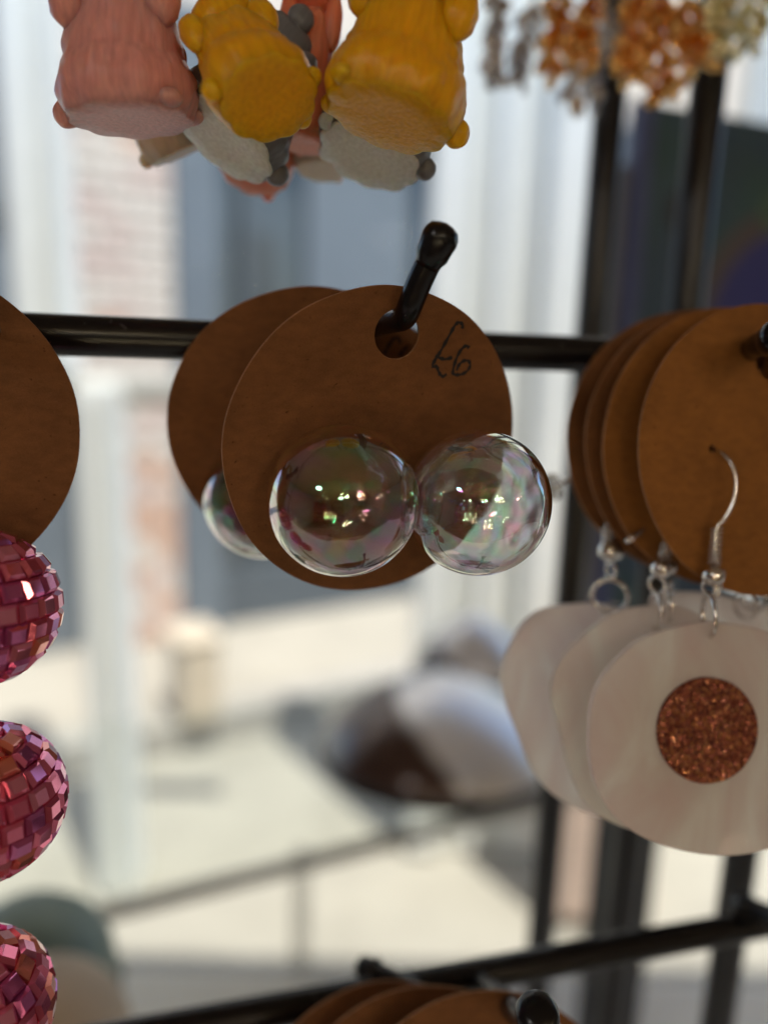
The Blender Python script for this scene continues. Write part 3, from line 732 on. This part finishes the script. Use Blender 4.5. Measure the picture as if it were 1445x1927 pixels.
def glitter_mat():
    m, t, b, N, L = nodes("copper_glitter")
    tc = N.new('ShaderNodeTexCoord'); vo = N.new('ShaderNodeTexVoronoi'); vo.inputs['Scale'].default_value = 2600; L.new(tc.outputs['Object'], vo.inputs[0])
    v2 = N.new('ShaderNodeTexVoronoi'); v2.inputs['Scale'].default_value = 1100; L.new(tc.outputs['Object'], v2.inputs[0])
    cr = N.new('ShaderNodeValToRGB'); e = cr.color_ramp.elements; e[0].color = (.13, .03, .02, 1); e[1].color = (.85, .42, .16, 1); e[0].position = .25; e[1].position = .98
    k = cr.color_ramp.elements.new(.6); k.color = (.34, .10, .06, 1)
    L.new(vo.outputs['Color'], cr.inputs[0]); L.new(cr.outputs[0], b.inputs['Base Color']); b.inputs['Metallic'].default_value = .75; b.inputs['Roughness'].default_value = .3
    ad = N.new('ShaderNodeVectorMath'); ad.operation = 'SUBTRACT'; ad.inputs[1].default_value = (.5, .5, .5); L.new(vo.outputs['Color'], ad.inputs[0])
    s2 = N.new('ShaderNodeVectorMath'); s2.operation = 'SCALE'; s2.inputs['Scale'].default_value = 1.1; L.new(ad.outputs[0], s2.inputs[0])
    ge = N.new('ShaderNodeNewGeometry'); a3 = N.new('ShaderNodeVectorMath'); a3.operation = 'ADD'; L.new(ge.outputs['Normal'], a3.inputs[0]); L.new(s2.outputs[0], a3.inputs[1])
    nn = N.new('ShaderNodeVectorMath'); nn.operation = 'NORMALIZE'; L.new(a3.outputs[0], nn.inputs[0]); L.new(nn.outputs[0], b.inputs['Normal'])
    return m
GLIT = glitter_mat()
def egg(label, outline, D, n, yolk, mat, hookpts=None, rings=(), coil=None, ballp=None, wr=.00036):
    o = P(outline[0][0], outline[0][1], D); z = V(n[0], n[1], -n[2]); rot = frame_of(z, V(1, 0, 0))
    def on(px, py):
        w_ = hity(px, py, o, z); q = rot.transposed() @ (w_ - o); return Vector((q.x, q.y, 0))
    pts = [on(*p) for p in outline]
    n_ = len(pts); sm = []
    for i in range(n_):
        p0, p1, p2, p3 = pts[i - 1], pts[i], pts[(i + 1) % n_], pts[(i + 2) % n_]
        for k in range(8):
            t_ = k / 8
            sm.append(.5 * ((2 * p1) + (p2 - p0) * t_ + (2 * p0 - 5 * p1 + 4 * p2 - p3) * t_ * t_ + (3 * p1 - p0 - 3 * p2 + p3) * t_ ** 3))
    ar = sum(a_.x * b2.y - a_.y * b2.x for a_, b2 in zip(sm, sm[1:] + sm[:1]))
    if ar < 0: sm = sm[::-1]
    me = poly_with_holes([[(p.x, p.y) for p in sm]], .0016, .0003, 3)
    t = thing("egg_earring", label, "earring", o, "fried egg shell earrings", rot)
    link("egg_white", me, mat, t)
    if yolk:
        c_ = on(yolk[0], yolk[1]); me2 = poly_with_holes([circ(c_.x, c_.y, yolk[2], 72, .01, 3)], .0007, .0002, 2)
        y = link("yolk", me2, GLIT, t); y.location = (0, 0, .0012)
        y['label'] = "round copper glitter yolk"
    ti = t.location; ri = rot.transposed()
    L_ = lambda w_: ri @ (w_ - ti)
    if hookpts:
        bm = bmesh.new(); tube(bm, smooth_path([L_(P(*p)) for p in hookpts], 8), wr, 10); bmesh_obj("ear_wire", bm, SILVER, t, True)
    if coil:
        (xa, ya, Da), (xb, yb, Db), turns, cr_ = coil
        pa, pb = L_(P(xa, ya, Da)), L_(P(xb, yb, Db)); ax = (pb - pa); ln = ax.length; fr = frame_of(ax)
        cp = [pa + ax * (i_ / (turns * 14)) + fr @ Vector((math.cos(i_ / 14 * 6.2832), math.sin(i_ / 14 * 6.2832), 0)) * cr_ for i_ in range(turns * 14 + 1)]
        bm = bmesh.new(); tube(bm, cp, .00019, 8); bmesh_obj("coil", bm, SILVER, t, True)
    for bp_ in (ballp or ()):
        bm = bmesh.new(); sphere(bm, L_(P(*bp_[:3])), bp_[3], 20, 14); bmesh_obj("bead", bm, SILVER, t, True)
    for (px, py, dd, Rr, ax, rr) in rings:
        bm = bmesh.new(); torus(bm, L_(P(px, py, dd)), ri @ frame_of(V(*ax)), Rr, rr, 28, 8); bmesh_obj("jump_ring", bm, SILVER, t, True)
    return t
# nearest egg with copper yolk
egg("nearest pearly egg earring with copper glitter yolk on the right", [(1330, 1170), (1425, 1183), (1520, 1225), (1590, 1330), (1590, 1450), (1510, 1560), (1420, 1600), (1330, 1606), (1235, 1585), (1165, 1545), (1120, 1480), (1105, 1390), (1120, 1290), (1190, 1210), (1260, 1182)],
    113, (.10, .02, .99), (1322, 1370, .0079), PEARL,
    [(1325, 845, 120), (1336, 846, 117), (1352, 850, 114.5), (1374, 872, 113), (1383, 905, 112.6), (1378, 945, 112.6), (1362, 975, 112.8), (1348, 992, 113), (1344, 1020, 113), (1342, 1060, 113)],
    [(1333, 1106, 113, .0011, (1, .2, .5), .00026), (1350, 1112, 113.5, .0012, (.9, -.3, -.6), .00026), (1333, 1158, 113, .0032, (.95, 0, -.12), .00036)],
    ((1346, 992, 113), (1342, 1062, 113), 9, .00095), [(1342, 1083, 112.6, .00165), (1350, 1080, 114, .0012)])
# the pair hanging behind the front card
egg("pearly egg earring directly behind the copper-yolked one", [(1150, 1155), (1215, 1140), (1300, 1150), (1400, 1230), (1440, 1350), (1400, 1500), (1300, 1560), (1190, 1560), (1110, 1520), (1070, 1450), (1050, 1370), (1034, 1305), (1050, 1245), (1100, 1190)],
    120, (.12, .02, .99), None, PEARL2,
    [(1225, 975, 124), (1248, 1000, 119), (1253, 1020, 119), (1250, 1040, 119)],
    [(1236, 1100, 119, .0014, (.8, .2, .6), .00028), (1262, 1108, 121, .0013, (.9, 0, -.4), .00028), (1233, 1150, 119, .0030, (.93, 0, -.05), .00034), (1257, 1138, 120.5, .0026, (.95, 0, -.2), .00034)],
    ((1255, 1022, 119), (1250, 1048, 119), 4, .0009), [(1243, 1070, 118.6, .0016), (1258, 1066, 120, .0013)])
egg("flat pearly egg earring furthest right, just under the front kraft card", [(1225, 1128), (1300, 1115), (1400, 1130), (1500, 1160), (1560, 1230), (1500, 1300), (1400, 1320), (1300, 1290), (1240, 1200)],
    128, (.05, -.25, .96), None, PEARL2, None,
    [(1402, 1140, 126, .0022, (.9, 0, .4), .0003), (1420, 1128, 127, .0018, (.5, 0, .8), .0003)])
# rearmost egg at the left of the group
egg("rearmost pearly egg earring, at the left end of the group", [(1010, 1150), (1080, 1136), (1150, 1140), (1250, 1180), (1320, 1300), (1300, 1430), (1220, 1530), (1130, 1535), (1050, 1502), (1005, 1455), (975, 1385), (950, 1320), (942, 1270), (965, 1200)],
    129, (.14, .02, .98), None, PEARL,
    [(1150, 960, 131), (1143, 985, 127.5), (1143, 1005, 127.5), (1144, 1020, 127.5)],
    [(1149, 1072, 127, .0015, (.95, 0, .2), .0003), (1147, 1122, 127, .0029, (.35, .1, .9), .00036)],
    ((1142, 992, 127.5), (1144, 1022, 127.5), 4, .0009), [(1145, 1036, 127, .0018), (1158, 1040, 129, .0013)])
# pin end and clear stopper poking out between the cards
t = thing("ear_wire_end", "silver wire end poking out between the right stack's kraft cards", "ear wire", P(1200, 1003, 121))
bm = bmesh.new(); tube(bm, [P(1180, 1019, 118) - t.location, P(1204, 1000, 120.5) - t.location, P(1228, 983, 123.5) - t.location], .00042, 10); bmesh_obj("wire", bm, SILVER, t, True)
bm = bmesh.new(); sphere(bm, P(1222, 988, 123) - t.location, (.0011, .0011, .0008), 16, 10); bmesh_obj("stopper", bm, SILVER, t, True)
t = thing("earring_stopper", "small clear stopper on a wire at the left edge of the right card stack", "stopper", P(1042, 915, 133))
CLEARP = simple("clear_plastic", (.85, .8, .76), .2, scale=60); CLEARP.node_tree.nodes['Principled BSDF'].inputs['Transmission Weight'].default_value = .8
bm = bmesh.new(); tube(bm, [P(1075, 900, 132) - t.location, P(1040, 916, 133) - t.location, P(1022, 922, 134) - t.location], .00038, 8); bmesh_obj("wire", bm, SILVER, t, True)
bm = bmesh.new(); sphere(bm, P(1038, 903, 133) - t.location, (.0013, .0012, .0012)); bmesh_obj("stopper_lobe", bm, CLEARP, t, True)
bm = bmesh.new(); sphere(bm, P(1042, 928, 133.5) - t.location, (.0014, .0013, .0014)); bmesh_obj("stopper_lobe", bm, CLEARP, t, True)

# ================================================================== RESIN ANIMAL CHARMS
def resin(name, c, rough=.3, sub=.8):
    m = simple(name, c, rough, scale=700, var=.16, bump=.5, bdist=.0003, stretch=(2, 2, .22), sub=sub, spec=.3)
    return m
YEL = resin("yellow_resin", (.88, .39, .010)); PNK = resin("pink_resin", (.70, .33, .32)); GRY = resin("grey_resin", (.16, .17, .20), sub=.1)
PAL = resin("pale_grey_resin", (.82, .80, .74)); SAL = resin("salmon_resin", (.78, .22, .13)); CRM = resin("cream_resin", (.66, .52, .40))
def charm(label, bpx, bpy_, D, axis, Rb, H, mat, basemat=None, spin=0, lobes=9, seed=0, squash=.86, tail=True, arm=True):
    """squatting furry animal; base centre at the pixel, local +Z = body axis (camera x, up, depth)"""
    z = V(*axis); rot = frame_of(z, V(1, 0, 0)) @ Matrix.Rotation(spin, 3, 'Z')
    t = thing("animal_charm", label, "charm", P(bpx, bpy_, D), "resin animal charm earrings", rot)
    rnd = random.Random(seed)
    bm = bmesh.new(); seg, rg = 72, 40; rings = []
    prof = lambda u: (1.0 + .16 * math.sin(min(1, u * 2.2) * math.pi)) * (1 - .30 * max(0, (u - .45) / .55) ** 1.6) if u < 1 else 0
    for j in range(rg + 1):
        u = j / rg; ring = []
        for k in range(seg):
            a_ = 2 * math.pi * k / seg
            sc_l = 1 + .085 * abs(math.cos(lobes * a_ / 2 + seed)) * max(0, 1 - u * 3.5) - .02
            rr_ = Rb * prof(u) * sc_l
            if u > .86: rr_ *= math.sqrt(max(.0, 1 - ((u - .86) / .145) ** 2))
            p_ = Vector((math.cos(a_) * rr_, math.sin(a_) * rr_ * squash, u * H))
            fur = noise.noise(Vector((math.cos(a_) * 9, math.sin(a_) * 9, u * 4.0 + seed * 7))) * .045 + noise.noise(Vector((math.cos(a_) * 24, math.sin(a_) * 24, u * 9 + seed))) * .032
            lump = noise.noise(Vector((math.cos(a_) * 1.6, math.sin(a_) * 1.6, u * 3 + seed * 3))) * .09
            if j > 0: p_ += Vector((math.cos(a_), math.sin(a_), 0)) * Rb * (fur * min(1, u * 6) + lump * min(1, u * 3))
            ring.append(bm.verts.new(p_))
        rings.append(ring)
    for a_, b2 in zip(rings, rings[1:]):
        for k in range(seg): bm.faces.new((a_[k], a_[(k + 1) % seg], b2[(k + 1) % seg], b2[k]))
    bm.faces.new(rings[-1])
    bmesh_obj("body", bm, mat, t, True)
    # flat base with scalloped outline, softly domed edge
    bm = bmesh.new(); outer = []
    rr2 = []
    for (f_, z_) in ((.995, .00002), (.985, -.00022), (.95, -.00036), (.6, -.0004), (.3, -.0003)):
        ring = []
        for k in range(seg):
            a_ = 2 * math.pi * k / seg
            sc_l = 1 + .085 * abs(math.cos(lobes * a_ / 2 + seed)) - .02
            ring.append(bm.verts.new((math.cos(a_) * Rb * sc_l * f_, math.sin(a_) * Rb * squash * sc_l * f_, z_ + noise.noise(Vector((math.cos(a_) * f_ * 3, math.sin(a_) * f_ * 3, seed))) * .00012)))
        rr2.append(ring)
    for a_, b2 in zip(rr2, rr2[1:]):
        for k in range(seg): bm.faces.new((a_[(k + 1) % seg], a_[k], b2[k], b2[(k + 1) % seg]))
    bm.faces.new(rr2[-1][::-1])
    bmesh_obj("base", bm, basemat or mat, t, True)
    def blob(name, p_, r_, mt=mat, rot_=None):
        bm = bmesh.new(); sphere(bm, Vector(p_), r_, 24, 16, rot_)
        for v in bm.verts: v.co += v.normal * 0
        for v in bm.verts:
            q = v.co * 900; v.co += (v.co - Vector(p_)).normalized() * noise.noise(q + Vector((seed, 0, 0))) * min(r_) * .10
        bmesh_obj(name, bm, mt, t, True)
    if tail: blob("tail", (Rb * 1.12, 0, Rb * .16), (Rb * .23, Rb * .20, Rb * .24))
    if arm:
        for s_ in (-1, 1):
            aa = (R(-28) if s_ > 0 else R(-152)) - spin
            blob("arm", (math.cos(aa) * Rb * .84, math.sin(aa) * Rb * .80, H * .86), (Rb * .30, Rb * .30, H * .22))
    blob("head", (-Rb * .10, 0, H * 1.10), (Rb * .80, Rb * .74, Rb * .72))
    for s_ in (-1, 1): blob("ear", (-Rb * .1, s_ * Rb * .60, H * 1.10 + Rb * .55), (Rb * .26, Rb * .18, Rb * .28))
    for s_ in (-1, 1): blob("foot", (-Rb * .88, s_ * Rb * .42, Rb * .12), (Rb * .22, Rb * .22, Rb * .14), basemat or mat)
    bm = bmesh.new(); torus(bm, Vector((0, 0, H * 1.1 + Rb * .95)), frame_of(Vector((1, 0, 0))), .0014, .00025, 20, 8); bmesh_obj("hanging_ring", bm, SILVER, t, True)
    return t
charm("yellow resin animal charm on the right, its flat underside facing down", 733, 222, 93, (.22, .94, .06), .0078, .0150, YEL, None, R(15), 11, 1)
charm("yellow resin animal charm in the middle, tilted to show its underside", 507, 186, 90, (-.42, .76, .40), .0061, .0145, YEL, None, R(200), 10, 2)
charm("pink resin animal charm hanging at the left", 246, 224, 98, (-.02, .95, -.16), .0079, .0150, PNK, None, R(172), 9, 3)
charm("grey resin animal charm with pale underside left of the middle yellow one", 422, 262, 104, (.42, .80, .28), .0074, .0150, GRY, PAL, R(30), 10, 4)
charm("grey resin animal charm with pale underside below the right yellow one", 695, 296, 108, (.28, .86, .22), .0073, .0150, GRY, PAL, R(5), 10, 5)
charm("salmon pink resin animal charm between the two yellow ones", 568, 268, 112, (.10, .97, -.1), .0046, .0190, SAL, None, R(100), 9, 6)
charm("salmon pink resin animal charm low behind the middle yellow one", 478, 322, 121, (.05, .96, .2), .0062, .0150, SAL, None, R(80), 9, 7)
charm("small cream resin animal charm below the pink one", 342, 285, 116, (-.35, .80, -.35), .0050, .0140, CRM, None, R(185), 9, 8)
charm("cream resin animal charm mostly hidden behind the grey ones", 604, 318, 124, (0, .97, 0), .0045, .0140, CRM, None, R(60), 9, 9)

# ================================================================== METAL LEAF SPRAY CHARMS
def petal_mesh(mat, L_=.0056, W_=.0015):
    bm = bmesh.new(); seg = 12
    prof = [(.0001, 0), (W_ * .35, L_ * .12), (W_ * .7, L_ * .35), (W_, L_ * .65), (W_ * .9, L_ * .85), (W_ * .5, L_ * .97), (.00005, L_)]
    lathe(bm, prof, seg, None, .6)
    me = bpy.data.meshes.new("leaf"); bm.to_mesh(me); bm.free(); me.materials.append(mat)
    for p in me.polygons: p.use_smooth = True
    return me
def spray(label, px, py, D, Ln, mat, n=16, seed=0, fan=.9, cat="charm", tilt=0):
    rnd = random.Random(seed); t = thing("leaf_spray_charm", label, cat, P(px, py, D), "metal leaf spray earrings")
    t.rotation_euler = (rnd.uniform(-.15, .15), R(tilt), rnd.uniform(-1, 1))
    bm = bmesh.new(); pts = [Vector((math.sin(k * .9) * .0006, 0, -Ln * k / 8)) for k in range(9)]; tube(bm, pts, .00035, 8); bmesh_obj("stem", bm, mat, t, True)
    n = int(n * 1.05)
    for k in range(n):
        u = (k + .5) / n; p_ = Vector((math.sin(u * 8 * .9) * .0006, 0, -Ln * u))
        a_ = k * 2.4 + rnd.uniform(-.3, .3); d_ = Vector((math.cos(a_) * fan, math.sin(a_) * fan, -rnd.uniform(.6, 1.5))).normalized()
        o = bpy.data.objects.new("leaf", petal[mat.name]); col.objects.link(o); o.parent = t
        s_ = rnd.uniform(.85, 1.25); o.matrix_local = Matrix.Translation(p_) @ frame_of(d_, Vector((rnd.uniform(-1, 1), rnd.uniform(-1, 1), .1))).to_4x4() @ Matrix.Scale(s_, 4)
    bm = bmesh.new(); torus(bm, Vector((0, 0, .0018)), frame_of(Vector((1, .4, 0))), .0018, .0003, 20, 8); bmesh_obj("jump_ring", bm, mat, t, True)
petal = {m.name: petal_mesh(m) for m in (COPPER, DARKSILVER, PALEGOLD, SILVER)}
SP = [("slim dark silver leaf spray charm at the left end of the metal group", 928, -30, 170, .0185, DARKSILVER, 20, 1, .45, 0),
      ("short dark silver leaf spray charm second from the left", 1003, -10, 176, .0165, DARKSILVER, 14, 2, .6, 0),
      ("copper leaf spray charm just right of the dark silver ones", 1050, -30, 165, .0175, COPPER, 20, 3, .8, 0),
      ("copper leaf spray charm with wide spread leaves in the middle", 1120, -50, 163, .0175, COPPER, 22, 4, .9, 0),
      ("bright silver leaf spray charm hanging lowest in the middle", 1095, 10, 172, .0185, SILVER, 14, 5, .5, 6),
      ("dull silver leaf spray charm beside the lowest bright one", 1135, 0, 180, .0205, DARKSILVER, 16, 6, .7, 0),
      ("copper leaf spray charm in front of the gap between the uprights", 1195, -40, 160, .0185, COPPER, 24, 7, 1.0, -5),
      ("copper leaf spray charm overlapping the second upright", 1240, -25, 157, .0200, COPPER, 24, 8, 1.0, -8),
      ("copper leaf spray charm with a leaf poking right past the upright", 1280, -10, 162, .0150, COPPER, 22, 9, 1.2, -16),
      ("pale gold leaf spray charm left of the pair at the right", 1355, -45, 160, .0140, PALEGOLD, 18, 10, .9, 0),
      ("pale gold leaf spray charm at the top right corner", 1405, -60, 166, .0150, PALEGOLD, 18, 11, 1.0, -10)]
for (lb, px, py, D, Ln, mt, n_, sd, fan, tl) in SP: spray(lb, px, py, D, Ln, mt, n_, sd, fan, tilt=tl)

# ================================================================== DARK PRINTED BOARD ON THE RIGHT
def board_mat():
    m, t, b, N, L = nodes("dark_print")
    tc = N.new('ShaderNodeTexCoord')
    nz = N.new('ShaderNodeTexNoise'); nz.inputs['Scale'].default_value = 16; nz.inputs['Detail'].default_value = 3; L.new(tc.outputs['Object'], nz.inputs[0])
    cr = N.new('ShaderNodeValToRGB'); e = cr.color_ramp.elements; e[0].position = .35; e[0].color = (.045, .075, .17, 1); e[1].position = .65; e[1].color = (.05, .12, .12, 1)
    L.new(nz.outputs[0], cr.inputs[0])
    def disc(cx, cz, r_, soft):
        sb = N.new('ShaderNodeVectorMath'); sb.operation = 'DISTANCE'; sb.inputs[1].default_value = (cx, 0, cz)
        fl = N.new('ShaderNodeVectorMath'); fl.operation = 'MULTIPLY'; fl.inputs[1].default_value = (1, 0, 1); L.new(tc.outputs['Object'], fl.inputs[0]); L.new(fl.outputs[0], sb.inputs[0])
        mr = N.new('ShaderNodeMapRange'); mr.inputs[1].default_value = r_ + soft; mr.inputs[2].default_value = r_; L.new(sb.outputs['Value'], mr.inputs[0]); return mr.outputs[0]
    prev = cr.outputs[0]
    for (cx, cz, r_, c) in ((.083, -.085, .052, (.11, .10, .12)), (.083, -.085, .041, (.05, .06, .26)), (.078, -.098, .016, (.5, .32, .32)), (.060, -.115, .012, (.42, .30, .30)), (.070, -.035, .008, (.08, .15, .12)), (.022, -.040, .010, (.03, .035, .05))):
        mx = N.new('ShaderNodeMix'); mx.data_type = 'RGBA'; L.new(disc(cx, cz, r_, .002), mx.inputs[0]); L.new(prev, mx.inputs[6]); mx.inputs[7].default_value = (*c, 1); prev = mx.outputs[2]
    L.new(prev, b.inputs['Base Color']); b.inputs['Roughness'].default_value = .4
    return m
c0 = P(1232, 192, 300)
dirb = V(3777, 0, 1400); dirb.z = 0; dirb.normalize()
t = thing("printed_board", "dark navy and green printed board behind the right stack of cards", "board", c0, None, Matrix(((dirb.x, -dirb.y, 0), (dirb.y, dirb.x, 0), (0, 0, 1))))
bm = bmesh.new(); box(bm, (.0, 0, -.215), (.17, .004, 0), None, .0008); bmesh_obj("print_panel", bm, board_mat(), t)
bm = bmesh.new(); box(bm, (-.0075, -.002, -.217), (-.0002, .006, .001), None, .0008); bmesh_obj("edge_strip", bm, simple("navy_edge", (.09, .12, .28), .5), t)
bm = bmesh.new(); box(bm, (-.018, .003, -.217), (-.0077, .008, -.024), None, .0008); bmesh_obj("side_strip", bm, simple("charcoal_edge", (.24, .25, .27), .6), t)
bm = bmesh.new(); box(bm, (.02, .0045, .9815 - c0.z), (.05, .02, -.217), None, .001); bmesh_obj("stand_leg", bm, BLACKM, t)
